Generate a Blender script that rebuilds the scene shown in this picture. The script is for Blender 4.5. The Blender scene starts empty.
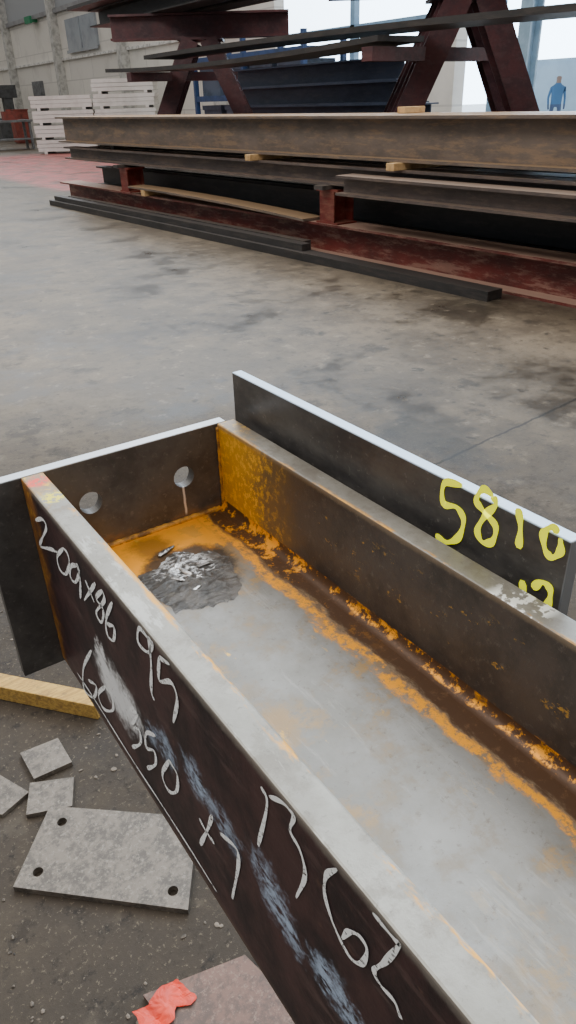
import bpy, bmesh, math, random
import numpy as np
from mathutils import Vector, Matrix, noise as mnoise
random.seed(7)
scene=bpy.context.scene
COL=scene.collection
# ------------------------------------------------------------------ camera
PITCH,ROLL,FPX,HEAD=0.5198,-0.0314,720.8,0.5875
CAM=np.array([-0.1222,-0.6144,1.3])
fw=np.array([math.sin(HEAD)*math.cos(PITCH),math.cos(HEAD)*math.cos(PITCH),-math.sin(PITCH)])
r0=np.array([math.cos(HEAD),-math.sin(HEAD),0.0]); u0=np.cross(r0,fw)
rt=r0*math.cos(ROLL)+u0*math.sin(ROLL); up=-r0*math.sin(ROLL)+u0*math.cos(ROLL)
def un(px,n,o):
    """survey: where the calibrated line of sight meets a real plane"""
    d=fw+rt*(px[0]-288)/FPX-up*(px[1]-512)/FPX; n=np.array(n,float)
    return CAM+d*((np.array(o,float)-CAM)@n)/(d@n)
cd=bpy.data.cameras.new("camera"); co=bpy.data.objects.new("camera",cd); COL.objects.link(co)
cd.sensor_fit='VERTICAL'; cd.sensor_height=36; cd.sensor_width=36*576/1024; cd.lens=FPX/1024*36
cd.clip_start=.02; cd.clip_end=300
M=Matrix.Identity(4)
for i in range(3):
    M[i][0]=rt[i]; M[i][1]=up[i]; M[i][2]=-fw[i]; M[i][3]=CAM[i]
co.matrix_world=M
scene.camera=co
ZT=1.3-0.2873   # top of beam flanges

# ------------------------------------------------------------------ node helper
class G:
    def __init__(s,name):
        s.m=bpy.data.materials.new(name); s.m.use_nodes=True; s.t=s.m.node_tree; s.n=s.t.nodes; s.l=s.t.links
        s.b=s.n["Principled BSDF"]; s.out=s.n["Material Output"]; s.g=s.n.new("ShaderNodeNewGeometry")
        sp=s.n.new("ShaderNodeSeparateXYZ"); s.l.new(s.g.outputs["Position"],sp.inputs[0])
        s.x,s.y,s.z=sp.outputs
        s.pos=s.g.outputs["Position"]
    def _in(s,sock,v):
        if isinstance(v,bpy.types.NodeSocket): s.l.new(v,sock)
        else:
            if sock.type=='RGBA' and len(v)==3: v=(*v,1)
            sock.default_value=v
    def m_(s,op,a,b=0.0,clamp=False):
        n=s.n.new("ShaderNodeMath"); n.operation=op; n.use_clamp=clamp; s._in(n.inputs[0],a); s._in(n.inputs[1],b); return n.outputs[0]
    def add(s,a,b): return s.m_('ADD',a,b)
    def sub(s,a,b): return s.m_('SUBTRACT',a,b)
    def mul(s,a,b): return s.m_('MULTIPLY',a,b)
    def mx(s,a,b): return s.m_('MAXIMUM',a,b)
    def noise(s,scale,detail=4,rough=.6,stretch=(1,1,1),off=(0,0,0)):
        mp=s.n.new("ShaderNodeMapping"); mp.inputs["Scale"].default_value=stretch; mp.inputs["Location"].default_value=off
        s.l.new(s.pos,mp.inputs[0]); n=s.n.new("ShaderNodeTexNoise"); s.l.new(mp.outputs[0],n.inputs["Vector"])
        n.inputs["Scale"].default_value=scale; n.inputs["Detail"].default_value=detail; n.inputs["Roughness"].default_value=rough
        return n.outputs["Fac"]
    def step(s,v,a,b):
        n=s.n.new("ShaderNodeMapRange"); n.interpolation_type='SMOOTHSTEP'; s._in(n.inputs[0],v)
        n.inputs[1].default_value=a; n.inputs[2].default_value=b
        if a>b:
            n.inputs[1].default_value=b; n.inputs[2].default_value=a; n.inputs[3].default_value=1; n.inputs[4].default_value=0
        return n.outputs[0]
    def band(s,v,c,w):
        d=s.m_('ABSOLUTE',s.m_('SUBTRACT',v,c)); return s.step(d,w,w*.3)
    def mix(s,f,a,b):
        n=s.n.new("ShaderNodeMix"); n.data_type='RGBA'; s._in(n.inputs[0],f); s._in(n.inputs[6],a); s._in(n.inputs[7],b); return n.outputs[2]
    def dist(s,p):
        n=s.n.new("ShaderNodeVectorMath"); n.operation='DISTANCE'; s.l.new(s.pos,n.inputs[0]); n.inputs[1].default_value=p; return n.outputs["Value"]
    def bump(s,h,strength=.3,dist=.01):
        n=s.n.new("ShaderNodeBump"); s.l.new(h,n.inputs["Height"]); n.inputs["Strength"].default_value=strength; n.inputs["Distance"].default_value=dist
        s.l.new(n.outputs[0],s.b.inputs["Normal"])
    def fin(s,col,rough=.5,metal=0.0,spec=.5):
        s._in(s.b.inputs["Base Color"],col); s._in(s.b.inputs["Roughness"],rough); s._in(s.b.inputs["Metallic"],metal)
        s._in(s.b.inputs["Specular IOR Level"],spec); return s.m

def simple(name,c1,c2=None,scale=6,rough=.6,metal=0.,bump=0,stretch=(1,1,1),lo=.4,hi=.65,spec=.5):
    g=G(name); c2=c2 or tuple(x*.6 for x in c1)
    n=g.noise(scale,5,.65,stretch)
    c=g.mix(g.step(n,lo,hi),c1,c2)
    if bump: g.bump(g.noise(scale*4,4,.7,stretch),bump,.005)
    return g.fin(c,rough,metal,spec)

# ------------------------------------------------------------------ mesh helpers
def link(name,me,mats,loc,smooth=False):
    for m in (mats if isinstance(mats,(list,tuple)) else [mats]): me.materials.append(m)
    loc=Vector(loc); me.transform(Matrix.Translation(-loc))
    if smooth:
        for p in me.polygons: p.use_smooth=True
    o=bpy.data.objects.new(name,me); o.location=loc; COL.objects.link(o); return o
def obj(name,bm,mats,loc=None,smooth=False,bevel=0):
    bmesh.ops.recalc_face_normals(bm,faces=bm.faces)
    me=bpy.data.meshes.new(name); bm.to_mesh(me); bm.free()
    if loc is None:
        cs=np.array([v.co for v in me.vertices]); mn=cs.min(0); mxx=cs.max(0); loc=((mn[0]+mxx[0])/2,(mn[1]+mxx[1])/2,mn[2])
    o=link(name,me,mats,loc,smooth)
    if bevel:
        b=o.modifiers.new("bevel",'BEVEL'); b.width=bevel; b.segments=2; b.limit_method='ANGLE'; b.angle_limit=.7
    return o
def par(ch,pa):
    ch.parent=pa; ch.matrix_parent_inverse=Matrix.Translation(-pa.location); return ch
def tag(o,label,cat,group=None,kind=None):
    o["label"]=label; o["category"]=cat
    if group:o["group"]=group
    if kind:o["kind"]=kind
    return o
def empty(name,loc):
    e=bpy.data.objects.new(name,None); e.location=loc; e.empty_display_size=.1; COL.objects.link(e); return e
def box(bm,a,b,mi=0):
    x0,y0,z0=a; x1,y1,z1=b
    v=[bm.verts.new(p) for p in [(x0,y0,z0),(x1,y0,z0),(x1,y1,z0),(x0,y1,z0),(x0,y0,z1),(x1,y0,z1),(x1,y1,z1),(x0,y1,z1)]]
    for f in [(0,3,2,1),(4,5,6,7),(0,1,5,4),(1,2,6,5),(2,3,7,6),(3,0,4,7)]:
        bm.faces.new([v[i] for i in f]).material_index=mi
    return v
def extr(bm,prof,p0,p1,upv=(0,0,1),seg=1,sag=0,mi=0):
    p0=Vector(p0);p1=Vector(p1);d=(p1-p0).normalized();U=Vector(upv);S=d.cross(U).normalized();U=S.cross(d)
    rings=[]
    for k in range(seg+1):
        t=k/seg; c=p0.lerp(p1,t)+Vector((0,0,-sag*4*t*(1-t)))
        rings.append([bm.verts.new(c+S*a+U*b) for a,b in prof])
    n=len(prof)
    for A,B in zip(rings,rings[1:]):
        for i in range(n): bm.faces.new((A[i],A[(i+1)%n],B[(i+1)%n],B[i])).material_index=mi
    bm.faces.new(rings[0]); bm.faces.new(rings[-1][::-1]); return rings
def rect(w,h): return [(-w/2,0),(w/2,0),(w/2,h),(-w/2,h)]
def iprof(b,h,tw,tf,r=0):
    def fil(cx,cy,a0,a1):
        return [(cx+r*math.cos(a0+(a1-a0)*i/6),cy+r*math.sin(a0+(a1-a0)*i/6)) for i in range(7)]
    P=math.pi
    if r:
        q=[(-b/2,0),(b/2,0),(b/2,tf)]+fil(tw/2+r,tf+r,-P/2,-P)+fil(tw/2+r,h-tf-r,P,P/2)+[(b/2,h-tf),(b/2,h),(-b/2,h),(-b/2,h-tf)]
        q+=fil(-tw/2-r,h-tf-r,P/2,0)+fil(-tw/2-r,tf+r,0,-P/2)+[(-b/2,tf)]
    else:
        q=[(-b/2,0),(b/2,0),(b/2,tf),(tw/2,tf),(tw/2,h-tf),(b/2,h-tf),(b/2,h),(-b/2,h),(-b/2,h-tf),(-tw/2,h-tf),(-tw/2,tf),(-b/2,tf)]
    return q
def plate2d(outer,holes,th):
    cu=bpy.data.curves.new("t",'CURVE'); cu.dimensions='2D'; cu.fill_mode='BOTH'; cu.extrude=th/2; cu.resolution_u=1
    def sp(pts):
        s=cu.splines.new('POLY'); s.points.add(len(pts)-1)
        for i,p in enumerate(pts): s.points[i].co=(p[0],p[1],0,1)
        s.use_cyclic_u=True
    sp(outer)
    for (cx,cy,r) in holes: sp([(cx+r*math.cos(a*math.pi/16),cy+r*math.sin(a*math.pi/16)) for a in range(32)])
    o=bpy.data.objects.new("t",cu); COL.objects.link(o)
    dg=bpy.context.evaluated_depsgraph_get(); dg.update()
    me=bpy.data.meshes.new_from_object(o.evaluated_get(dg)); bpy.data.objects.remove(o)
    me.transform(Matrix.Translation((0,0,-th/2)))
    bm=bmesh.new(); bm.from_mesh(me); bmesh.ops.remove_doubles(bm,verts=bm.verts,dist=1e-6); bpy.data.meshes.remove(me)
    for f_ in bm.faces: f_.smooth=False
    return bm

# ------------------------------------------------------------------ world / lights
w=bpy.data.worlds.new("daylight"); scene.world=w; w.use_nodes=True; nt=w.node_tree; bg=nt.nodes["Background"]
tc=nt.nodes.new("ShaderNodeTexCoord"); vm=nt.nodes.new("ShaderNodeVectorMath"); vm.operation='DOT_PRODUCT'
vm.inputs[1].default_value=(.86,.42,.28); nt.links.new(tc.outputs["Generated"],vm.inputs[0])
rp=nt.nodes.new("ShaderNodeValToRGB"); nt.links.new(vm.outputs["Value"],rp.inputs[0])
cr=rp.color_ramp; cr.elements[0].position=0.0; cr.elements[0].color=(.30,.285,.27,1)
cr.elements[1].position=.97; cr.elements[1].color=(3.2,4.3,5.4,1)
e=cr.elements.new(.42); e.color=(.60,.58,.55,1)
e=cr.elements.new(.75); e.color=(1.38,1.45,1.53,1)
nt.links.new(rp.outputs[0],bg.inputs[0]); bg.inputs[1].default_value=2.25
def area(name,loc,rot,sx,sy,e,c):
    l=bpy.data.lights.new(name,'AREA'); l.shape='RECTANGLE'; l.size=sx; l.size_y=sy; l.energy=e; l.color=c
    o=bpy.data.objects.new(name,l); o.location=loc; o.rotation_euler=rot; COL.objects.link(o)
area("overhead_fill",(6,8,9),(0,0,0),4,16,800,(1,.97,.92))  # unseen overhead fill lamp added for soft shadows; no roof is built
area("overhead_fill",(-2.5,3.0,8),(0,-.45,0),3,12,520,(1,.98,.94))  # second added fill lamp, tilted to light the camera side of the beam

# ------------------------------------------------------------------ floor material
def floor_mat():
    g=G("workshop_concrete")
    n1=g.noise(.8,6,.6); n2=g.noise(2.2,8,.70,(1,1,1),(3,1,0)); n3=g.noise(95,4,.8); n4=g.noise(1.3,8,.68,(1,1,1),(9,2,0)); n5=g.noise(8,8,.74,off=(5,5,0)); n6=g.noise(26,6,.75,off=(2,8,0)); n7=g.noise(4,7,.70,off=(12,4,0)); n8=g.noise(11,3,.5,off=(1,7,0))
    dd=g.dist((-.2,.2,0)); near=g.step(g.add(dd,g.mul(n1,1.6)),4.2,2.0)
    c=g.mix(g.step(n1,.35,.65),(.185,.145,.098),(.130,.104,.072))
    c=g.mix(g.mul(g.step(n2,.40,.62),.65),c,(.070,.054,.038))
    c=g.mix(g.mul(g.step(n5,.50,.66),.55),c,(.05,.039,.028))
    stain=g.step(n4,.49,.64)
    c=g.mix(g.mul(stain,.75),c,(.030,.024,.018))
    c=g.mix(g.mul(g.step(n7,.55,.66),.65),c,(.026,.021,.016))
    c=g.mix(g.mul(g.step(n8,.66,.72),.7),c,(.02,.016,.013))
    c=g.mix(g.mul(g.step(n5,.45,.33),.55),c,(.29,.24,.175))
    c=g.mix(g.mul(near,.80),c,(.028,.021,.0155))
    c=g.mix(g.mul(g.step(n6,.52,.66),g.add(.3,g.mul(near,.4))),c,(.010,.008,.007))
    c=g.mix(g.mul(g.step(n3,.57,.66),g.add(.15,g.mul(near,.30))),c,(.23,.185,.135))
    c=g.mix(g.mul(g.mul(g.step(n7,.44,.34),near),.45),c,(.10,.078,.055))
    jt=g.mul(g.band(g.sub(g.add(g.y,g.mul(g.sub(n5,.5),.05)),g.mul(g.x,.10)),1.05,.010),g.step(g.x,.9,1.1)); c=g.mix(g.mul(jt,.85),c,(.012,.010,.008))
    rd=g.mul(g.mul(g.step(g.add(g.y,g.mul(n1,2)),13.5,14.5),g.step(g.y,26,24)),g.mul(g.step(g.x,4.2,4.7),g.step(g.x,9.5,9)))
    c=g.mix(g.mul(rd,g.step(n2,.70,.40)),c,(.50,.12,.115))
    g.bump(g.add(g.mul(g.mul(n3,near),.7),g.mul(n5,.7)),.45,.004)
    r=g.add(g.sub(.60,g.add(g.mul(stain,.18),g.mul(n2,.25))),g.mul(near,.22))
    return g.fin(c,r,0,g.sub(.5,g.mul(near,.25)))
FL=floor_mat()
bm=bmesh.new(); box(bm,(-9,-9,-.2),(12,46,0)); f=obj("floor",bm,FL,(0,0,0)); f["kind"]="structure"
bm=bmesh.new(); box(bm,(12,-20,-.2),(90,80,-.002)); f=obj("ground",bm,simple("yard_paving",(.75,.75,.75),(.65,.65,.65)),(12,0,-.2)); f["kind"]="structure"

# ------------------------------------------------------------------ walls
g=G("block_wall")
br=g.n.new("ShaderNodeTexBrick")
cmb=g.n.new("ShaderNodeCombineXYZ"); g.l.new(g.add(g.y,g.x),cmb.inputs[0]); g.l.new(g.z,cmb.inputs[1]); g.l.new(cmb.outputs[0],br.inputs["Vector"])
br.inputs["Scale"].default_value=1; br.inputs["Brick Width"].default_value=2.4; br.inputs["Row Height"].default_value=1.1; br.inputs["Mortar Size"].default_value=.02
br.inputs["Color1"].default_value=(.80,.78,.72,1); br.inputs["Color2"].default_value=(.74,.72,.67,1); br.inputs["Mortar"].default_value=(.6,.585,.55,1)  # haze put into the colour: pale blocks, weak mortar contrast
c=g.mix(g.mul(g.step(g.noise(1.2,5),.5,.7),.5),br.outputs[0],(.6,.58,.54))
c=g.mix(g.step(g.z,4.55,4.6),c,(.34,.36,.38))
WALL=g.fin(c,.85)
def wall_boxes(name,boxes,mat):
    bm=bmesh.new()
    for a,b in boxes: box(bm,a,b)
    o=obj(name,bm,mat); o["kind"]="structure"; return o
wall_boxes("wall_right",[((12,17.5,0),(12.3,46,9)),((12,11.6,0),(12.3,17.5,1.7)),((12,11.6,3.6),(12.3,17.5,9)),((12,11.2,0),(12.3,11.6,9)),((12,-3,5.5),(12.3,11.2,9)),((12,-9,0),(12.3,-3,9))],WALL)
DW=simple("dark_cladding",(.10,.10,.10),(.07,.07,.07),1.0,.7)
wall_boxes("wall_back",[((-9,45.7,0),(12,46,9))],WALL)
wall_boxes("wall_left",[((-9.3,-9,0),(-9,46,6))],DW)
wall_boxes("wall_front",[((-9,-9.3,0),(12.3,-9,6))],DW)
TR=simple("trim_grey",(.3,.31,.32),(.22,.22,.23),2,.6)
wall_boxes("trim_1",[((11.85,17.5,4.5),(12,45.6,4.65))],TR)
wall_boxes("trim_2",[((11.9,17.5,2.9),(12,45.6,2.98))],simple("trim_pale",(.8,.8,.77)))
FR=simple("door_frame_blue",(.26,.42,.58),(.2,.33,.48),3,.5)
for k,(y0,y1,z0,z1) in enumerate(((10.2,10.35,0,5.5),(6.9,7.05,0,5.5),(-3,11.2,3.0,3.15),(11.6,17.5,2.6,2.7),(14.4,14.55,1.7,3.6))):
    wall_boxes("trim_%d"%(k+20),[((12.05,y0,z0),(12.2,y1,z1))],FR)
bm=bmesh.new(); box(bm,(11.9,36.0,0),(12,37.3,2.3)); box(bm,(11.86,36.1,.05),(11.9,37.2,2.2))
o=obj("door_1",bm,simple("grey_door",(.2,.21,.22))); o["kind"]="structure"
bm=bmesh.new(); box(bm,(11.9,29.0,3.2),(12,32,4.2)); box(bm,(11.87,28.9,3.1),(11.9,32.1,3.2)); box(bm,(11.87,30.45,3.2),(11.9,30.55,4.2))
o=obj("window_1",bm,simple("window_dark",(.34,.38,.42),(.28,.31,.35),2,.2)); o["kind"]="structure"
for k,y in enumerate((20,26.5,33,39.5)):
    bm=bmesh.new(); box(bm,(11.7,y,0),(12,y+.35,8.9)); o=obj("trim_%d"%(k+3),bm,simple("pilaster",(.6,.6,.57))); o["kind"]="structure"
bm=bmesh.new(); box(bm,(11.6,35.2,4.35),(11.70,35.9,4.6)); box(bm,(11.7,35.4,4.4),(11.999,35.5,4.5))
tag(obj("emergency_sign",bm,simple("sign_green",(.03,.25,.12),(.03,.2,.1))),"green emergency exit sign hung high on the block wall","sign")
CM=simple("column_paint",(.32,.46,.58),(.24,.36,.47),3,.5)
for y in (9.25,4.9):
    bm=bmesh.new(); extr(bm,iprof(.25,.3,.03,.04),(11.6,y,0.02),(11.6,y,8.8),(1,0,0)); box(bm,(11.4,y-.25,0),(11.95,y+.25,.02))
    tag(obj("steel_column",bm,CM),"grey-blue steel column standing in the bright doorway","column","columns in the doorway")
bm=bmesh.new(); 
for i in range(30):
    y=20+i*.3; box(bm,(33,y,.15),(33.05+.04*(i%2),y+.3,2.5))
box(bm,(33.1,20,.12),(35.4,29,2.5)); box(bm,(32.95,19.95,.0),(35.45,29.05,.15)); box(bm,(32.95,19.95,2.5),(35.45,29.05,2.62))
tag(obj("shipping_container",bm,simple("container_blue",(.42,.60,.76),(.38,.54,.7),1,.6)),"pale blue corrugated steel container in the daylit yard","container")

# ------------------------------------------------------------------ MAIN BEAM
H=.2091; D=.2222; TF=.0205; TW=.0127; RR=.0102
def m_outer():
    g=G("mill_scale_dark")
    n=g.noise(16,7,.7); n2=g.noise(90,5,.75); n3=g.noise(20,6,.7,(1,.5,2.5),(2,2,2)); n4=g.noise(60,5,.7,(1,.25,1.5),(7,2,2))
    c=g.mix(g.step(n,.4,.62),(.066,.028,.028),(.022,.012,.014))
    c=g.mix(g.mul(g.step(n3,.55,.66),.5),c,(.13,.076,.068))
    c=g.mix(g.mul(g.step(n4,.6,.7),.4),c,(.17,.12,.105))
    c=g.mix(g.mul(g.step(n2,.6,.7),.4),c,(.17,.09,.06))
    low=g.step(g.add(g.z,g.mul(n4,.012)),ZT-H+.016,ZT-H+.005); c=g.mix(g.mul(low,.6),c,(.20,.14,.10))
    topw=g.step(g.add(g.z,g.mul(n2,.008)),ZT-.004,ZT+.002); c=g.mix(g.mul(topw,.7),c,(.27,.24,.2))
    en=g.mul(g.step(g.add(g.y,g.mul(g.sub(n,.5),.12)),-.035,-.0),.9); c=g.mix(en,c,(.34,.13,.025))
    c=g.mix(g.mul(en,g.step(n2,.5,.6)),c,(.55,.26,.03))
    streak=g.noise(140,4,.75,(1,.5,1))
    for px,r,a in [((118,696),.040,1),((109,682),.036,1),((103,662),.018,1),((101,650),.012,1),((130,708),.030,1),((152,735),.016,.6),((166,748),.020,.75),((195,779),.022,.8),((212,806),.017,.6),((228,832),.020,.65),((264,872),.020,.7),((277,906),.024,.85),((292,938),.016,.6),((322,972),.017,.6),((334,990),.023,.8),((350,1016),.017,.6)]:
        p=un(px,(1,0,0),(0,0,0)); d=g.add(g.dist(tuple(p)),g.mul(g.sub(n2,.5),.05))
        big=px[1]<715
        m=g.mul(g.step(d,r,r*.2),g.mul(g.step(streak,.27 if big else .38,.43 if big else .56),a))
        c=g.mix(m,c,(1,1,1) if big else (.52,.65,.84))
    g.bump(n2,.2,.002)
    return g.fin(c,g.add(.28,g.mul(n,.3)),.1,.6)
def m_top():
    g=G("worn_flange_edge")
    n=g.noise(35,7,.75); n2=g.noise(180,5,.75); n3=g.noise(50,5,.75,(1,.25,1),(4,0,0)); n5=g.noise(9,6,.65)
    c=g.mix(g.step(n5,.38,.62),(.33,.315,.275),(.235,.22,.185))
    c=g.mix(g.mul(g.step(n,.49,.63),.5),c,(.155,.13,.10))
    c=g.mix(g.mul(g.step(n3,.58,.66),.55),c,(.56,.55,.51))
    c=g.mix(g.mul(g.step(n2,.59,.67),.4),c,(.10,.085,.068))
    e=g.mx(g.mul(g.step(g.add(g.x,g.mul(g.sub(n,.5),.010)),.0145,.0178),g.step(g.x,.03,.025)),g.mul(g.step(g.x,.206,.203),g.step(g.x,.19,.195)))
    c=g.mix(g.mul(e,g.step(n3,.46,.54)),c,(.70,.33,.03))
    en=g.step(g.add(g.y,g.mul(g.sub(n,.5),.2)),-.07,-.025)
    c=g.mix(g.mul(en,.7),c,(.30,.18,.07))
    c=g.mix(g.mul(en,g.step(n2,.52,.6)),c,(.66,.40,.03))
    rd=g.mul(g.step(g.add(g.dist((.010,-.018,ZT)),g.mul(n,.02)),.024,.016),g.step(n2,.42,.5)); c=g.mix(rd,c,(.80,.05,.025))
    yl=g.mul(g.step(g.add(g.dist((.012,-.055,ZT)),g.mul(n,.02)),.022,.016),g.step(n2,.46,.54)); c=g.mix(yl,c,(.85,.72,.03))
    fx=g.step(g.x,.1,.12); c=g.mix(g.mul(fx,g.mul(g.step(n,.62,.4),.6)),c,(.13,.105,.08))
    scr=g.mul(g.mul(fx,g.mul(g.step(g.y,-.36,-.37),g.step(g.y,-.41,-.40))),g.step(g.noise(110,3,.6,off=(3,3,1)),.50,.56)); c=g.mix(scr,c,(.85,.84,.78))
    g.bump(n2,.2,.001)
    return g.fin(c,.38,.2,.5)
def m_web():
    g=G("web_mill_scale")
    n=g.noise(22,7,.72); n2=g.noise(130,5,.8); n3=g.noise(26,7,.75,(1,.35,1),(1,3,0)); n4=g.noise(6,6,.65,off=(3,3,3)); n6=g.noise(60,6,.75,(1,.12,1),(8,3,0)); n8=g.noise(45,6,.75,off=(6,6,6))
    c=g.mix(g.step(n4,.38,.62),(.28,.275,.26),(.19,.182,.162))
    c=g.mix(g.mul(g.step(n,.48,.62),.5),c,(.22,.17,.11))
    c=g.mix(g.mul(g.step(n6,.55,.64),.3),c,(.40,.39,.36))
    c=g.mix(g.mul(g.step(n2,.57,.66),.45),c,(.12,.095,.07))
    pt=g.mul(g.step(n4,.52,.62),g.step(n,.46,.58)); c=g.mix(g.mul(pt,.5),c,(.42,.25,.09))
    OR=(.95,.38,.012); YE=(.90,.52,.05); BR=(.070,.030,.012)
    s=g.add(g.step(g.y,-.24,.0),g.mul(n3,.9))
    c=g.mix(g.mul(g.step(s,.85,1.1),.75),c,(.36,.21,.07))
    c=g.mix(g.step(g.add(s,g.mul(n2,.5)),1.36,1.46),c,OR)
    fl=g.mul(g.step(g.y,-.55,-.1),g.step(n3,.60,.65)); c=g.mix(g.mul(fl,.85),c,YE)
    nf=g.mul(g.step(g.x,.075,.03),g.step(n3,.52,.57)); c=g.mix(g.mul(nf,.9),c,OR)
    ff=g.mul(g.step(g.x,.10,.17),g.step(n,.57,.64)); c=g.mix(g.mul(ff,.6),c,(.45,.26,.07))
    xx=g.add(g.x,g.mul(g.sub(n3,.5),.05)); pow_=g.step(n8,.42,.50)
    endf=g.step(g.y,-.30,-.12)
    c=g.mix(g.mul(g.step(xx,.156,.170),.75),c,(.25,.155,.07))
    c=g.mix(g.mul(g.band(xx,.168,.0085),g.mul(g.step(n2,.36,.52),g.mx(pow_,g.mul(endf,.8)))),c,OR)
    c=g.mix(g.mul(g.step(xx,.173,.180),.93),c,BR)
    c=g.mix(g.mul(g.mul(g.step(xx,.175,.183),g.step(n2,.55,.66)),.4),c,(.22,.12,.06))
    c=g.mix(g.mul(g.mul(g.band(g.add(g.x,g.mul(g.sub(n3,.5),.02)),.1995,.004),g.step(n8,.48,.54)),g.step(n2,.36,.5)),c,OR)
    c=g.mix(g.mul(g.mul(g.step(xx,.176,.184),g.mul(g.step(n8,.50,.57),endf)),.9),c,OR)
    p=un((190,576),(0,0,1),(0,0,ZT-.098)); d=g.add(g.dist(tuple(p)),g.mul(g.sub(n,.5),.06))
    c=g.mix(g.mul(g.step(d,.058,.042),.93),c,(.04,.034,.028))
    p2=un((150,548),(0,0,1),(0,0,ZT-.098)); d2=g.add(g.dist(tuple(p2)),g.mul(n,.06)); c=g.mix(g.mul(g.step(d2,.06,.04),.6),c,(.05,.038,.025))
    g.bump(g.add(g.mul(n2,.7),n),.25,.0015)
    return g.fin(c,g.add(.30,g.mul(n,.3)),.33,.5)
def m_inner():
    g=G("inner_flange_rust")
    n=g.noise(18,7,.7); n2=g.noise(150,5,.8); n3=g.noise(55,6,.75,(1,.6,1),(5,5,5))
    c=g.mix(g.step(n,.4,.65),(.072,.058,.049),(.036,.031,.029))
    c=g.mix(g.mul(g.step(n2,.56,.66),.4),c,(.17,.145,.12))
    s=g.add(g.step(g.y,-.24,-.01),g.mul(g.sub(n,.5),.9))
    c=g.mix(g.mul(g.step(s,.25,.75),.8),c,(.23,.135,.045))
    c=g.mix(g.mul(g.step(s,.60,1.0),.85),c,(.70,.33,.02))
    c=g.mix(g.mul(g.step(s,.42,.85),g.step(n2,.50,.58)),c,(.88,.46,.03))
    sp=g.mul(g.mul(g.step(g.y,-.14,-.2),g.step(n3,.59,.63)),g.mul(g.step(g.z,ZT-.07,ZT-.05),g.step(g.add(g.z,g.mul(n,.02)),ZT-.004,ZT-.02))); c=g.mix(g.mul(sp,.85),c,(.55,.30,.03))
    lw=g.mul(g.step(g.add(g.z,g.mul(n,.02)),ZT-.076,ZT-.083),g.step(n3,.50,.56)); c=g.mix(g.mul(lw,.9),c,(.80,.34,.02))
    tw=g.step(g.add(g.z,g.mul(n2,.004)),ZT-.004,ZT); c=g.mix(g.mul(tw,.6),c,(.27,.2,.13))
    g.bump(n2,.3,.001)
    return g.fin(c,.38,.1,.55)
MO,MT,MW,MI=m_outer(),m_top(),m_web(),m_inner()
root=empty("fabricated_beam",(D/2,-1.5,ZT-H))
tag(root,"rusty steel H-beam with welded end plate and chalk numbers on trestles","steel beam")
bm=bmesh.new(); zw=ZT-H/2
prof=iprof(H,D,TW,TF,RR)
v0=[];v1=[]
for a,b in prof:
    v0.append(bm.verts.new((b,-0.0005,zw+a))); v1.append(bm.verts.new((b,-3.0,zw+a)))
n=len(prof)
for i in range(n): bm.faces.new((v0[i],v0[(i+1)%n],v1[(i+1)%n],v1[i]))
bm.faces.new(v0); bm.faces.new(v1[::-1])
bmesh.ops.recalc_face_normals(bm,faces=bm.faces)
for fc in bm.faces:
    c=fc.calc_center_median(); nn=fc.normal
    if abs(nn.z)>.999 and abs(c.z-ZT)<.001: fc.material_index=1
    elif abs(nn.x)>.999 and (c.x<.001 or c.x>D-.001): fc.material_index=0
    elif abs(nn.x)>.999: fc.material_index=3
    elif nn.z>.1: fc.material_index=2
    else: fc.material_index=0
    if .02<abs(nn.z)<.998 and abs(nn.y)<.5: fc.smooth=True
sec=obj("beam_section",bm,[MO,MT,MW,MI],bevel=.0015); par(sec,root)
holes=[]
for px in ((91,503),(184,477)):
    q=un(px,(0,1,0),(0,0,0)); holes.append((q[0],q[2]-ZT,.0115))
g=G("end_plate_steel"); n=g.noise(16,7,.7); n2=g.noise(130,5,.75)
c=g.mix(g.step(n,.4,.65),(.118,.110,.103),(.068,.063,.060)); c=g.mix(g.mul(g.step(n2,.55,.66),.4),c,(.23,.215,.195))
inn=g.mul(g.step(g.y,.003,-.001),g.mul(g.step(g.x,.02,.03),g.step(g.add(g.z,g.mul(n,.04)),ZT-.068,ZT-.085))); c=g.mix(g.mul(inn,.85),c,(.48,.23,.03))
hx,hz=holes[1][0],ZT+holes[1][1]
st=g.mul(g.band(g.add(g.x,g.mul(g.sub(n,.5),.004)),hx-.002,.0018),g.mul(g.step(g.z,hz-.009,hz-.012),g.step(g.z,hz-.046,hz-.040))); c=g.mix(g.mul(st,g.step(g.y,.003,-.001)),c,(.9,.9,.88))
c=g.mix(g.step(g.z,ZT-.0015,ZT-.0005),c,(.66,.70,.74)); EP=g.fin(c,.40,.2)  # bluish specular highlight painted along the plate's top edge
holes+=[(h[0],-H-h[1],.0115) for h in holes]
bm=plate2d([(-.04,0),(.212,0),(.212,-.214),(-.04,-.214)],holes,.012)
bmesh.ops.transform(bm,verts=bm.verts,matrix=Matrix.Translation((0,0,ZT))@Matrix.Rotation(math.pi/2,4,'X'))
o=obj("end_plate",bm,EP); par(o,root); o["label"]="dark steel end plate with two bolt holes"
g=G("side_plate_steel"); n=g.noise(14,7,.7,(1,1,2)); n2=g.noise(130,5,.75)
c=g.mix(g.step(n,.38,.66),(.102,.094,.087),(.054,.050,.049)); c=g.mix(g.mul(g.step(n2,.58,.68),.5),c,(.23,.215,.195))
c=g.mix(g.step(g.z,ZT+.0435,ZT+.0445),c,(.56,.69,.82)); c=g.mix(g.step(g.y,-.3985,-.3995),c,(.22,.23,.24)); SP=g.fin(c,.34,.2)  # top edge painted pale blue as a specular highlight
bm=bmesh.new(); box(bm,(.231,-.40,ZT-.20),(.242,.012,ZT+.045))
o=obj("side_plate",bm,SP,bevel=.0008); par(o,root); o["label"]="taller dark steel plate with yellow painted numbers"
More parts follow.
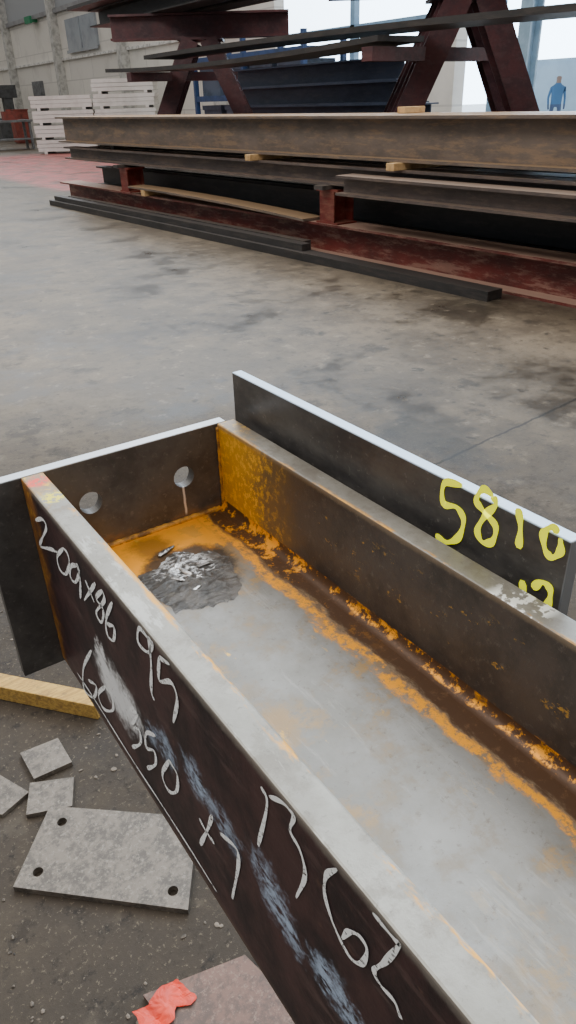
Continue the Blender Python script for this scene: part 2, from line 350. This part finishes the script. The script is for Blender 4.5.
WS=simple("weld_steel",(.2,.19,.18),(.1,.09,.08),80,.4,.7,.3)
for yy in (-.03,-.18,-.33):
    bm=bmesh.new()
    extr(bm,[(-.0055,0),(.0055,0),(.004,.004),(-.004,.004)],(.2265,yy-.02,ZT-.012),(.2265,yy+.02,ZT-.012))
    par(obj("tack_weld",bm,WS),root)
def bead(p0,p1,r):
    bm=bmesh.new()
    p0=Vector(p0);p1=Vector(p1);L=(p1-p0).length;N=max(6,int(L/.003));d=(p1-p0).normalized()
    a=d.orthogonal().normalized(); b=d.cross(a); prev=None
    for i in range(N+1):
        rr_=r*(1+.10*math.sin(i*2.2)+random.uniform(-.06,.06)); c=p0.lerp(p1,i/N)
        ring=[bm.verts.new(c+(a*math.cos(k*math.pi/4)+b*math.sin(k*math.pi/4))*rr_) for k in range(8)]
        if prev:
            for k in range(8): bm.faces.new((prev[k],prev[(k+1)%8],ring[(k+1)%8],ring[k]))
        else: bm.faces.new(ring)
        prev=ring
    bm.faces.new(prev[::-1])
    par(obj("weld_bead",bm,WB,smooth=True),root)
g=G("weld_rust"); n=g.noise(60,5,.7); WB=g.fin(g.mix(g.step(n,.4,.6),(.62,.29,.03),(.18,.085,.02)),.6,.1)
bead((TF+.005,-.002,zw+TW/2),(D-TF-.005,-.002,zw+TW/2),.0038)
bead((D-TF,-.002,zw+TW/2+.004),(D-TF,-.002,ZT-.004),.0022)
# burnt crust with melted metal: irregular low pool that melts into the web
zs=zw+TW/2
q=un((191,578),(0,0,1),(0,0,zs)); R0=.045
g=G("burnt_crust"); n=g.noise(45,6,.7); n2=g.noise(160,4,.8); nw=g.noise(60,3,.5,(1,2.2,1),(2,1,5))
pt=un((184,564),(0,0,1),(0,0,zs)); dm=g.add(g.dist(tuple(pt)),g.mul(g.sub(n,.5),.05))
ridge=g.step(g.m_('ABSOLUTE',g.sub(nw,.5)),.040,.012)
sil=g.mul(g.step(dm,.034,.020),g.mx(g.mul(g.step(n,.52,.58),.8),ridge))
c=g.mix(g.step(n,.42,.62),(.040,.036,.032),(.10,.09,.08)); c=g.mix(g.mul(g.step(n2,.56,.64),.5),c,(.22,.20,.17)); c=g.mix(sil,c,(.80,.80,.80))
g.bump(g.add(g.mul(n2,.4),g.mul(nw,1.6)),.8,.003); BC=g.fin(c,g.sub(.42,g.mul(sil,.2)),g.mul(sil,.7))
bm=bmesh.new(); NR,NA=34,120; prev=None; cv=bm.verts.new((q[0],q[1],zs+.002))
for i in range(1,NR+1):
    ring=[]
    for k in range(NA):
        a=2*math.pi*k/NA; kk=1+.30*mnoise.noise(Vector((math.cos(a)*1.6,math.sin(a)*1.6,3)))+.16*mnoise.noise(Vector((math.cos(a)*5,math.sin(a)*5,3)))+.08*mnoise.noise(Vector((math.cos(a)*14,math.sin(a)*14,3)))
        r_=R0*kk*i/NR; p=Vector((r_*math.cos(a),r_*math.sin(a),0)); t=i/NR
        h=(.0012+.0030*mnoise.noise(p*60)+.0028*abs(mnoise.noise(p*150)))*(1-t*t)+.0006*abs(mnoise.noise(p*200))
        ring.append(bm.verts.new((q[0]+p.x,q[1]+p.y,zs+max(h,.0001)*(1-t**6)+.00005)))
    for k in range(NA):
        if prev: bm.faces.new((prev[k],ring[k],ring[(k+1)%NA],prev[(k+1)%NA]))
        else: bm.faces.new((cv,ring[k],ring[(k+1)%NA]))
    prev=ring
par(obj("burnt_crust",bm,BC,smooth=True),root)
g=G("molten_metal"); n=g.noise(60,4,.6); n2=g.noise(50,4,.6,off=(1,1,1))
c=g.mix(g.step(n,.42,.58),(.80,.79,.78),(.20,.19,.18)); g.bump(n2,.5,.002); MM=g.fin(c,g.add(.16,g.mul(n2,.3)),.75)
def lump(c,rx,ry,rz,rot,sd):
    bm=bmesh.new(); r=bmesh.ops.create_icosphere(bm,subdivisions=4,radius=1)
    for v in r["verts"]:
        p=v.co.copy(); k=1+.5*mnoise.noise(Vector((p.x,p.y,0))*1.3+Vector((sd,0,0)))
        bend=.5*math.sin(p.x*1.6+sd)
        z=max(p.z,-.2)*(1+.4*mnoise.noise(p*2+Vector((sd,sd,0))))
        p=Vector((p.x*k*rx,(p.y*k+bend)*ry,z*rz)); p=Matrix.Rotation(rot,3,'Z')@p; v.co=p+Vector(c)
    o=obj("weld_spatter",bm,MM,smooth=True); par(o,root); o["label"]="shiny smeared molten metal splash"
for px,rx,ry,rz,ro,sd in [((166,553),.012,.0028,.0014,.3,1),((190,574),.013,.0026,.0016,2.0,2),((204,566),.008,.002,.0012,.1,3),((179,563),.011,.0026,.0015,.9,8),((197,590),.006,.002,.0012,.6,9),((176,581),.007,.002,.0012,2.3,11)]:
    qq=un(px,(0,0,1),(0,0,zs)); lump((qq[0],qq[1],zs+.0016),rx,ry,rz,ro,sd)
# ---- writing
def stroke_mesh(bm,pts,X,wd):
    P=[Vector((0,p[0],min(max(p[1],ZT-H+.006),ZT-.004) if X<0 else p[1])) for p in pts]; Q=[]
    if len(P)==2: Q=[P[0].lerp(P[1],i/6) for i in range(7)]
    else:
        E=[P[0]*2-P[1]]+P+[P[-1]*2-P[-2]]
        for i in range(1,len(E)-2):
            for k in range(6):
                t=k/6; a,b,c_,d=E[i-1],E[i],E[i+1],E[i+2]
                Q.append(.5*((2*b)+(c_-a)*t+(2*a-5*b+4*c_-d)*t*t+(3*b-a-3*c_+d)*t**3))
        Q.append(P[-1])
    if X<0:
        for v in Q: v.z=max(min(v.z,ZT-.003),ZT-H+.004)
    prev=None
    for i,q in enumerate(Q):
        a=Q[max(0,i-1)]; b=Q[min(len(Q)-1,i+1)]; t=(b-a)
        if t.length<1e-6: continue
        t.normalize(); nrm=Vector((0,-t.z,t.y)); ww=wd/2*(1+.30*math.sin(i*.7+len(Q)))*(.6 if i in(0,len(Q)-1) else 1)
        ring=[bm.verts.new((X,q.y+nrm.y*ww,q.z+nrm.z*ww)),bm.verts.new((X,q.y-nrm.y*ww,q.z-nrm.z*ww))]
        if prev: bm.faces.new((prev[0],prev[1],ring[1],ring[0]))
        prev=ring
def chalk(name,c,lo,hi):
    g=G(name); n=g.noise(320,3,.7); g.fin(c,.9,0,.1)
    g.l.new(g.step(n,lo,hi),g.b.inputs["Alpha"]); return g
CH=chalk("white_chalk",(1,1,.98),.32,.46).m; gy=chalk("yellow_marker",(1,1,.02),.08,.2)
gy.b.inputs["Emission Color"].default_value=(.95,1,.0,1); gy.b.inputs["Emission Strength"].default_value=.45; YP=gy.m  # faint glow added to the paint so the numbers stay bright in shade
W=[[(36,520),(43,519),(47,527),(43,538),(41,546),(52,549),(58,552)],
[(64,548),(58,556),(60,568),(66,574),(70,564),(68,553),(64,548)],
[(78,565),(72,566),(71,576),(76,582),(80,572),(78,565),(81,580),(81,598)],
[(86,580),(95,602)],[(96,583),(85,600)],
[(103,590),(97,598),(104,610),(102,622),(97,612),(105,600),(103,590)],
[(113,602),(107,618),(108,634),(114,640),(115,627),(108,624)],
[(149,634),(140,628),(139,642),(149,652),(153,642),(149,634),(152,665),(152,690),(155,700)],
[(160,657),(160,680),(172,682),(178,700),(174,722)],[(160,657),(170,662)],
[(92,650),(84,668),(85,690),(94,697),(97,686),(89,680)],
[(106,686),(99,694),(104,708),(113,710),(113,698),(106,686)],
[(130,709),(138,714),(133,725),(140,730),(141,743),(133,747)],
[(156,735),(147,733),(147,747),(155,751),(156,764),(148,768)],
[(170,760),(163,774),(169,790),(177,791),(178,775),(170,760)],
[(213,815),(208,830),(201,844)],[(200,818),(207,831),(215,843)],
[(221,833),(237,848),(239,865),(233,898)],
[(262,786),(268,804),(259,845)],
[(270,796),(283,790),(294,800),(291,830),(301,850),(306,875),(297,897)],
[(338,860),(327,875),(326,895),(335,925),(350,955),(362,963),(368,950),(361,936),(350,931),(343,938)],
[(374,905),(385,908),(398,928),(400,945),(385,962),(375,970),(382,985),(395,1000),(402,1018)]]
bm=bmesh.new()
for s in W:
    near=s[0][1]>770 and s[0][0]>250
    stroke_mesh(bm,[(lambda q:(q[1],q[2]))(un(a,(1,0,0),(0,0,0))) for a in s],-.0006,.0027 if near else .0033)
ya=un((84,700),(1,0,0),(0,0,0))[1]; yb=un((216,880),(1,0,0),(0,0,0))[1]
stroke_mesh(bm,[(ya+(yb-ya)*t/6,ZT-H+.017+.0012*math.sin(t*1.7)) for t in range(7)],-.0006,.0026)
o=obj("chalk_lettering",bm,CH); par(o,root); o["label"]="white handwritten chalk numbers"
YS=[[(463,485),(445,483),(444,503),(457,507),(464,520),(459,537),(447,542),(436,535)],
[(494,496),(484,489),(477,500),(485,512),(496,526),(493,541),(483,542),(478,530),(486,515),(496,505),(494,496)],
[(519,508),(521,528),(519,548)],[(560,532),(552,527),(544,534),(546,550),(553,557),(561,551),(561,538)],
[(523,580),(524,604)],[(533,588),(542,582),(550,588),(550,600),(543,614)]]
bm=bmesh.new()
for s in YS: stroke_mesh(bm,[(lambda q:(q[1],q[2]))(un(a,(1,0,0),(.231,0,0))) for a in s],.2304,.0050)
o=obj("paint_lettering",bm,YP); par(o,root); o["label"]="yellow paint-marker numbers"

TP=simple("trestle_paint",(.05,.09,.16),(.03,.05,.09),8,.5)
for yy in (-1.25,-2.6):
    bm=bmesh.new(); zt=ZT-H
    extr(bm,iprof(.08,.08,.008,.01),(-.35,yy,zt-.08),(.57,yy,zt-.08))
    for xx in (-.3,.52):
        for s in (-1,1):
            extr(bm,rect(.05,.05),(xx,yy+s*.02,zt-.08),(xx,yy+s*.28,0.0),(1,0,0))
        box(bm,(xx-.02,yy-.19,.25),(xx+.02,yy+.19,.29))
    tag(obj("steel_trestle",bm,TP),"dark blue steel trestle carrying the beam","trestle","trestles under the beam")

# ------------------------------------------------------------------ floor plates, batten, scraps
KEEP=[]
def plmat(name,a,b,sp):
    g=G(name); n=g.noise(35,7,.75); n2=g.noise(120,5,.8)
    c=g.mix(g.step(n,.42,.6),a,b); c=g.mix(g.mul(g.step(n2,.52,.64),.6),c,sp); g.bump(n2,.3,.001); return g.fin(c,.45,.15)
PM=plmat("dusty_plate",(.17,.142,.114),(.085,.072,.059),(.29,.255,.21)); PB=plmat("brown_plate",(.16,.088,.066),(.09,.058,.046),(.26,.175,.135))
def fplate(name,quad,th,holes,mat,label,hr=.010):
    q=[un(a,(0,0,1),(0,0,th))[:2] for a in quad]; hs=[(*un(a,(0,0,1),(0,0,th))[:2],hr) for a in holes]
    KEEP.append((min(p[0] for p in q)-.01,max(p[0] for p in q)+.01,min(p[1] for p in q)-.01,max(p[1] for p in q)+.01))
    bm=plate2d(q,hs,th); bmesh.ops.translate(bm,verts=bm.verts,vec=(0,0,th+.0005))
    return tag(obj(name,bm,mat),label,"steel plate")
fplate("steel_plate",[(50,806),(198,817),(188,910),(13,887)],.014,[(62,822),(181,830),(38,872),(173,891)],PM,"dusty grey rectangular steel base plate with four bolt holes")
fplate("steel_plate",[(20,753),(58,738),(72,762),(34,779)],.012,[],PM,"small square grey steel offcut plate on the concrete")
fplate("steel_plate",[(30,783),(74,777),(72,806),(26,815)],.012,[],PM,"small grey steel plate beside the larger base plate")
fplate("steel_plate",[(-30,800),(0,775),(29,792),(2,815)],.010,[],PM,"grey steel offcut lying on the concrete")
fplate("steel_plate",[(143,995),(245,955),(330,1040),(215,1090)],.012,[],PB,"brown steel plate under a red scrap")
g=G("batten_wood"); n=g.noise(20,6,.7,(1,6,6)); n2=g.noise(60,4)
c=g.mix(g.step(n,.4,.62),(.60,.37,.09),(.38,.215,.055)); c=g.mix(g.mul(g.step(n2,.58,.66),.5),c,(.2,.13,.06)); WD=g.fin(c,.7)
a=un((-60,668),(0,0,1),(0,0,.045)); b=un((100,700),(0,0,1),(0,0,.045)); 
bm=bmesh.new(); extr(bm,rect(.045,.045),(a[0],a[1],0.0005),(b[0],b[1],0.0005))
KEEP.append((min(a[0],b[0])-.03,max(a[0],b[0])+.03,min(a[1],b[1])-.03,max(a[1],b[1])+.03))
tag(obj("timber_batten",bm,WD,bevel=.002),"yellowish timber batten lying on the workshop floor","timber")
RP=simple("red_scrap_foil",(.80,.06,.025),(.6,.04,.02),12,.5)
bm=bmesh.new(); z0=.0135; q=[Vector((*un(a,(0,0,1),(0,0,z0))[:2],z0)) for a in [(134,1012),(148,1006),(158,992),(168,984),(179,979),(187,990),(197,996),(190,1006),(177,1008),(175,1020),(163,1030),(150,1038),(139,1034)]]
c=sum(q,Vector())/len(q); N=14; rings=[]; full=[]
for i in range(len(q)):
    for k in range(4): full.append(q[i].lerp(q[(i+1)%len(q)],k/4))
full=[c+(p-c)*(1+.12*mnoise.noise(p*120)) for p in full]; cv=bm.verts.new(c)
for j in range(1,N+1): rings.append([bm.verts.new(c.lerp(p,j/N)) for p in full])
m=len(full)
for i in range(m): bm.faces.new((cv,rings[0][i],rings[0][(i+1)%m]))
for A,B in zip(rings,rings[1:]):
    for i in range(m): bm.faces.new((A[i],B[i],B[(i+1)%m],A[(i+1)%m]))
for v in bm.verts: v.co.z=z0+.0005+.014*abs(mnoise.noise(v.co*22+Vector((1.3,0,0))))+.003*abs(mnoise.noise(v.co*90))
tag(obj("red_scrap",bm,RP),"torn crumpled piece of red plastic on the steel plate","scrap")
bm=bmesh.new()
for i in range(2600):
    x=random.uniform(-.9,1.0); y=random.uniform(-.5,1.7); s=random.uniform(.0012,.0045)*(1.6 if i%17==0 else 1)
    if any(k[0]-.01<x<k[1]+.01 and k[2]-.01<y<k[3]+.01 for k in KEEP): continue
    r=bmesh.ops.create_icosphere(bm,subdivisions=1,radius=s)
    k=Vector((random.uniform(.6,1.6),random.uniform(.6,1.6),random.uniform(.3,.7)))
    for v in r["verts"]: v.co=Vector((v.co.x*k.x*random.uniform(.8,1.2)+x,v.co.y*k.y+y,v.co.z*k.z+s*.3))
tag(obj("floor_grit",bm,simple("grit",(.22,.18,.14),(.03,.025,.02),30,.8),(0,0,0)),"scattered grit, slag and metal swarf on the concrete","debris",kind="stuff")

# ------------------------------------------------------------------ RACK
A0=un((50,205),(0,0,1),(0,0,0)); B0=un((487,302),(0,0,1),(0,0,0))
dv=(B0-A0); LL=np.linalg.norm(dv[:2]); dv/=LL; nv=np.array([-dv[1],dv[0],0]); nv=nv if nv[0]>0 else -nv
def R(s,dep,z): p=A0+dv*s+nv*dep; return (p[0],p[1],z)
def steel(name,c1,c2,dust=(.30,.19,.11),da=.5,rough=.5):
    g=G(name); n=g.noise(2.6,8,.72,(2,.7,2)); n2=g.noise(30,6,.75,(1,.3,1)); n3=g.noise(9,7,.72,(1,.25,1.5),(3,3,3))
    c=g.mix(g.step(n,.38,.62),c1,c2); c=g.mix(g.mul(g.step(n3,.5,.62),.4),c,dust); c=g.mix(g.mul(g.step(n2,.5,.66),.25),c,dust)
    sp=g.n.new("ShaderNodeSeparateXYZ"); g.l.new(g.g.outputs["Normal"],sp.inputs[0])
    c=g.mix(g.mul(g.step(sp.outputs[2],.5,.9),da),c,dust); return g.fin(c,rough,.1,.5)
BRN=steel("rusted_brown_steel",(.20,.155,.125),(.135,.108,.09),(.42,.27,.15),.85)
DRK=steel("dark_mill_steel",(.085,.073,.068),(.052,.048,.048),(.20,.16,.13))
RED=steel("oxide_red_paint",(.18,.035,.028),(.10,.027,.023),(.50,.32,.24),.95)
STR=steel("stool_red_paint",(.24,.033,.025),(.15,.026,.02),(.32,.15,.10),.5)
PUR=steel("brown_purple_steel",(.13,.10,.088),(.085,.068,.064),(.28,.20,.15),.7)
BLK=steel("black_steel",(.045,.042,.042),(.03,.029,.029),(.09,.075,.065),.4)
def bar(name,prof,s0,s1,dep,z,mat,label,cat="steel beam",group="steel sections on the rack",sag=0,seg=1,dz=0):
    bm=bmesh.new(); extr(bm,prof,R(s1,dep,z+dz),R(s0,dep,z),seg=seg,sag=sag)
    return tag(obj(name,bm,mat),label,cat,group)
I=iprof; BACK=1.5
bar("skid_beam",I(.30,.29,.014,.02),-.2,12.0,.44,0,RED,"oxide-red steel skid beam on the floor under the stack","steel beam","red skid beams")
bar("skid_beam",I(.22,.29,.014,.02),-.2,12.0,BACK,0,RED,"oxide-red steel skid beam on the floor under the stack","steel beam","red skid beams")
bar("steel_bar",rect(.16,.07),0,LL,.08,0,BLK,"long black flat steel bar on the floor","steel bar","black bars beside the rack")
bar("steel_bar",rect(.10,.06),.1,LL-2.2,.10,.0705,BLK,"long black flat steel bar on the floor","steel bar","black bars beside the rack")
bar("steel_bar",rect(.08,.13),.3,6.0,.23,0,DRK,"long black flat steel bar on the floor","steel bar","black bars beside the rack")
for s in (2.05,6.2,10.6):
    for dep in (.42,BACK):
        bm=bmesh.new()
        for (z0,z1,hw) in ((.2905,.305,.15),(.565,.585,.15)): extr(bm,rect(.24,z1-z0),R(s-hw,dep,z0),R(s+hw,dep,z0))
        extr(bm,[(a,b-.12) for a,b in I(.2,.24,.014,.016)],R(s,dep,.305),R(s,dep,.565),tuple(nv))
        tag(obj("support_stool",bm,STR),"oxide-red welded stub stool standing on the skid beam","stand","red stub stools")
for s in (2.05,6.2,10.6):
    bm=bmesh.new(); extr(bm,rect(.12,.035),R(s,.2,.5855),R(s,BACK+.15,.5855)); tag(obj("bearer_flat",bm,DRK),"dark flat steel bearer across the red stools","steel bar","bearers across the rack")
bar("steel_strip",rect(.24,.022),2.3,5.95,.34,.362,BRN,"bowed rusty steel strip lying across a timber block","steel strip","strips on the skid beam",sag=-.02,seg=12,dz=-.068)
bar("steel_beam",I(.20,.16,.012,.02),.15,12.0,.40,.621,PUR,"long dark brown steel section in the stacked tier")
bar("steel_beam",I(.20,.155,.012,.02),6.6,12.0,.16,.58,PUR,"shorter dark steel section with a clean sawn end")
bar("steel_beam",I(.20,.16,.012,.02),.5,12.2,.66,.621,PUR,"long dark brown steel section in the stacked tier")
bar("steel_beam",I(.20,.16,.012,.02),.2,12.2,.95,.621,DRK,"long dark brown steel section in the stacked tier")
bar("steel_beam",I(.20,.16,.012,.02),.2,12.2,1.4,.621,DRK,"long dark brown steel section in the stacked tier")
for dep,z,m in ((.80,0,DRK),(1.02,0,BLK),(1.25,0,DRK),(.80,.251,BLK),(1.1,.251,DRK)):
    bar("steel_beam",I(.2,.25,.012,.02),.3,12,dep,z,m,"dark steel section lying low between the skid beams")
SW=simple("spacer_wood",(.72,.47,.22),(.5,.3,.13),10,.7)
for s,dep,z in ((5.1,.36,.7815),(7.1,.36,.7815),(10.6,.36,.7815)):
    bm=bmesh.new(); extr(bm,rect(.09,.055),R(s,dep-.16,z),R(s,dep+1.1,z)); tag(obj("timber_spacer",bm,SW,bevel=.004),"short pale timber spacer between the steel tiers","timber","timber spacers in the stack")
bm=bmesh.new(); extr(bm,rect(.09,.055),R(1.6,.40,.7815),R(1.6,1.46,.7815)); tag(obj("timber_spacer",bm,DRK,bevel=.004),"dark spacer between the steel tiers","timber","timber spacers in the stack")
bm=bmesh.new(); extr(bm,rect(.1,.07),R(2.7,.22,.291),R(2.7,.52,.291)); tag(obj("timber_spacer",bm,SW,bevel=.004),"short pale timber block on the skid beam","timber","timber spacers in the stack")
bar("steel_beam",I(.24,.33,.012,.022),.0,12.2,.42,.837,BRN,"deep rusty brown I-beam on timber spacers")
bar("steel_beam",I(.24,.33,.012,.022),.1,12.2,.70,.837,BRN,"deep rusty brown I-beam on timber spacers")
bar("steel_beam",I(.24,.33,.012,.022),.3,12.2,.98,.837,BRN,"deep rusty brown I-beam on timber spacers")
for s in (6.6,8.7):
    bm=bmesh.new(); extr(bm,rect(.09,.05),R(s,.8,1.1675),R(s,1.05,1.1675)); tag(obj("timber_spacer",bm,SW,bevel=.004),"pale timber block on top of the stack","timber","timber spacers in the stack")

# ------------------------------------------------------------------ A-frame stands behind
vd=Vector((math.cos(HEAD),-math.sin(HEAD),0)); bk=Vector((math.sin(HEAD),math.cos(HEAD),0))
TRD=steel("trestle_oxide_red",(.12,.04,.044),(.07,.032,.038),(.15,.08,.08),.4)
def aframe(cx,cy,hw,ap,bl):
    c=Vector((cx,cy,0)); e=empty("aframe_stand",(cx,cy,0)); tag(e,"oxide-red A-frame steel stand holding long plates","stand","A-frame stands")
    for s in (-1,1):
        for k in (-.35,.35):
            bm=bmesh.new(); back=bk*k
            extr(bm,[(a,b-.13) for a,b in I(.26,.26,.02,.02)],c+vd*(s*hw)+back,c+vd*(s*.14)+back*.7+Vector((0,0,ap)),tuple(back.normalized()))
            par(obj("frame_leg",bm,TRD),e)
    bm=bmesh.new(); extr(bm,rect(.1,.14),c-vd*(hw*.72)+Vector((0,0,ap*.3)),c+vd*(hw*.72)+Vector((0,0,ap*.3))); par(obj("cross_tie",bm,TRD),e)
    bm=bmesh.new(); extr(bm,rect(.75,.03),c-vd*.35+Vector((0,0,ap)),c+vd*.35+Vector((0,0,ap))); par(obj("cap_plate",bm,TRD),e)
    bm=bmesh.new(); extr(bm,I(.3,.34,.02,.03),c-vd*bl+Vector((0,0,ap+.03)),c+vd*bl+Vector((0,0,ap+.03)))
    par(obj("top_bearer",bm,TRD),e)
    bm=bmesh.new(); extr(bm,rect(.16,.12),Vector((cx-1.3,cy,1.6)),Vector((cx+.6,cy,1.6))); par(obj("shelf_arm",bm,TRD),e)
aframe(6.5,11.4,1.15,2.14,1.4)
aframe(6.5,5.75,1.15,2.14,1.4)
def plain(name,prof,p0,p1,mat,label,group,sag=0,seg=1,cat="steel plate"):
    bm=bmesh.new(); extr(bm,prof,p0,p1,seg=seg,sag=sag); return tag(obj(name,bm,mat),label,cat,group)
plain("long_plate",rect(.6,.05),(5.5,5.6,1.755),(5.5,12.3,1.755),BLK,"long dark bowed steel plate on the stand arms","long plates on the stands",sag=.06,seg=14)
plain("long_plate",rect(.6,.05),(5.5,1.0,1.73),(5.5,10.8,1.86),BLK,"long dark bowed steel plate on the stand arms","long plates on the stands",sag=-.05,seg=14)
G2="steel sections on the stands"
plain("steel_beam",I(.4,.25,.012,.02),(6.0,2,2.515),(6.0,14.2,2.515),BLK,"dark I-beam on top of the A-frame stands",G2,cat="steel beam")
plain("steel_beam",I(.4,.25,.012,.02),(6.6,2,2.515),(6.6,13.6,2.515),DRK,"dark I-beam on top of the A-frame stands",G2,cat="steel beam")
plain("long_plate",rect(1.4,.05),(6.2,1,2.77),(6.2,14.4,2.77),BLK,"long dark plate laid over the upper beams","long plates on the stands")
G3="steel sections on the floor"
NAV=steel("navy_primed_steel",(.045,.065,.115),(.03,.045,.08),(.09,.105,.14))
for x,z0,z1,y1,m in ((8.3,0,.3,1,DRK),(8.3,.301,.3,1,DRK),(8.3,.602,.3,1.5,DRK),(8.3,.903,.3,8,NAV),(8.3,1.204,.3,8.2,NAV),(8.3,1.505,.3,8.6,NAV)):
    plain("steel_beam",I(.3,.3,.015,.02),(x,y1,z0),(x,13.4,z0),m,"dark I-beam stored in a pile behind the rack",G3,cat="steel beam")

# ------------------------------------------------------------------ blue storage rack
BL=simple("blue_rack_paint",(.03,.07,.19),(.02,.05,.12),4,.5); CB=simple("storage_box",(.08,.11,.16),(.05,.07,.10),3,.7)
e=empty("storage_rack",(10.3,15.5,0)); tag(e,"blue steel storage rack with stored crates by the wall","rack")
for y in (13.2,15.5,17.8):
    for x in (9.8,10.8):
        bm=bmesh.new(); box(bm,(x-.05,y-.05,0),(x+.05,y+.05,2.5)); par(obj("rack_upright",bm,BL),e)
for z in (.5,1.3,2.1):
    bm=bmesh.new(); box(bm,(9.76,13.2,z),(10.84,17.8,z+.12)); par(obj("rack_shelf",bm,BL),e)
for z in (.621,1.421):
    for y in (13.4,14.5,15.7,16.8):
        bm=bmesh.new(); box(bm,(9.9,y,z),(10.7,y+.85,z+.5)); box(bm,(9.87,y-.03,z+.5),(10.73,y+.88,z+.6))
        tag(obj("storage_crate",bm,CB),"dark blue-grey storage crate on the blue rack","crate","crates on the blue rack")

# ------------------------------------------------------------------ white bundles
WH=simple("white_panel",(.88,.88,.85),(.75,.75,.72),2,.6); DKG=simple("bundle_gap",(.12,.12,.12))
base=Vector((9.65,24.2,0)); bd=-vd
cnt=[4,5]
for col in range(2):
    c=base+vd*(1.95*(col-.5))
    for k in range(cnt[col]):
        z=k*.40; bm=bmesh.new()
        for s in (-.7,.7):
            extr(bm,rect(.1,.07),c+bd*s-bk*.5+Vector((0,0,z)),c+bd*s+bk*.5+Vector((0,0,z)),mi=1)
        for j in range(3):
            o_=random.uniform(-.02,.02); extr(bm,rect(1.0,.10),c-bd*(.94+o_)+Vector((0,0,z+.07+j*.11)),c+bd*(.94-o_)+Vector((0,0,z+.07+j*.11)))
        tag(obj("panel_bundle",bm,[WH,DKG]),"stacked bundle of white panels on bearers","panel bundle","white panel bundles")
GY=simple("bench_grey",(.22,.23,.24)); RD=simple("tool_red",(.28,.06,.045),(.18,.045,.035)); DG=simple("machine_dark",(.10,.105,.11))
p=un((6,150),(0,0,1),(0,0,0)); c=Vector((p[0],p[1],0)); bm=bmesh.new()
for s in (-.9,.9):
    for k in (-.35,.35): box(bm,(c.x+s-.04,c.y+k-.04,0),(c.x+s+.04,c.y+k+.04,.86))
box(bm,(c.x-1,c.y-.45,.86),(c.x+1,c.y+.45,.93)); box(bm,(c.x-.95,c.y-.4,.3),(c.x+.95,c.y+.4,.34))
tag(obj("workbench",bm,GY),"grey steel workbench near the block wall","workbench")
bm=bmesh.new(); box(bm,(c.x+.1,c.y-.2,.9305),(c.x+.55,c.y+.1,1.2)); box(bm,(c.x+.25,c.y-.08,1.2),(c.x+.4,c.y,1.26))
tag(obj("toolbox",bm,RD),"red metal toolbox on the grey workbench","toolbox")
p=un((24,143),(0,0,1),(0,0,0)); c=Vector((p[0],p[1],0)); bm=bmesh.new(); box(bm,(c.x-.3,c.y-.3,0.05),(c.x+.3,c.y+.3,1.2)); box(bm,(c.x-.32,c.y-.33,1.2),(c.x+.32,c.y+.33,1.25)); box(bm,(c.x-.27,c.y-.32,.1),(c.x-.01,c.y-.3,1.15)); box(bm,(c.x+.01,c.y-.32,.1),(c.x+.27,c.y-.3,1.15)); box(bm,(c.x-.25,c.y-.25,0),(c.x+.25,c.y+.25,.05))
tag(obj("tool_cabinet",bm,RD),"red steel tool cabinet standing by the wall","cabinet")
p=un((14,140),(0,0,1),(0,0,0)); c=Vector((p[0],p[1],0)); bm=bmesh.new(); box(bm,(c.x-.6,c.y-.4,0),(c.x+.6,c.y+.4,.9)); box(bm,(c.x-.15,c.y-.2,.9),(c.x+.25,c.y+.2,2.1)); box(bm,(c.x-.5,c.y-.25,1.7),(c.x+.45,c.y+.25,2.2)); box(bm,(c.x-.45,c.y-.05,1.3),(c.x-.35,c.y+.05,1.7))
tag(obj("drill_press",bm,DG),"dark pillar drilling machine standing near the block wall","machine")

# ------------------------------------------------------------------ person outside
def person(x,y,label,flip=1):
    me=bpy.data.meshes.new("person")
    V=[(0,0,.95),(0,0,1.15),(0,0,1.38),(0,0,1.5),(0,.01,1.62),(0,.01,1.7),
       (.11,0,.90),(.12,.02,.5),(.12,-.02,.08),(.12,.12,.03),(-.11,0,.90),(-.13,-.02,.5),(-.12,-.06,.08),(-.12,.08,.03),
       (.19,0,1.38),(.25,-.02,1.12),(.24,.10,.88),(.23,.14,.80),(-.19,0,1.38),(-.25,-.02,1.12),(-.24,.08,.88),(-.23,.12,.80)]
    Rr=[.15,.14,.16,.06,.085,.085,.09,.065,.045,.04,.09,.065,.045,.04,.06,.045,.035,.035,.06,.045,.035,.035]
    E=[(0,1),(1,2),(2,3),(3,4),(4,5),(0,6),(6,7),(7,8),(8,9),(0,10),(10,11),(11,12),(12,13),(2,14),(14,15),(15,16),(16,17),(2,18),(18,19),(19,20),(20,21)]
    me.from_pydata(V,E,[]); o=bpy.data.objects.new("person",me); COL.objects.link(o)
    sk=o.modifiers.new("skin",'SKIN')
    for i,r_ in enumerate(Rr): me.skin_vertices[0].data[i].radius=(r_,r_*.8)
    me.skin_vertices[0].data[0].use_root=True
    o.modifiers.new("sub",'SUBSURF').levels=2; o.modifiers["sub"].render_levels=2
    o.location=(x,y,0); o.rotation_euler=(0,0,flip)
    g=G("workwear"); c=g.mix(g.step(g.z,.93,.95),(.05,.08,.15),(.045,.13,.26)); c=g.mix(g.step(g.z,1.5,1.52),c,(.22,.15,.12)); c=g.mix(g.step(g.z,1.68,1.69),c,(.05,.04,.04)); me.materials.append(g.fin(c,.8))
    return tag(o,label,"person")
person(21.3,15.85,"person in blue workwear standing out in the daylight",2.4)
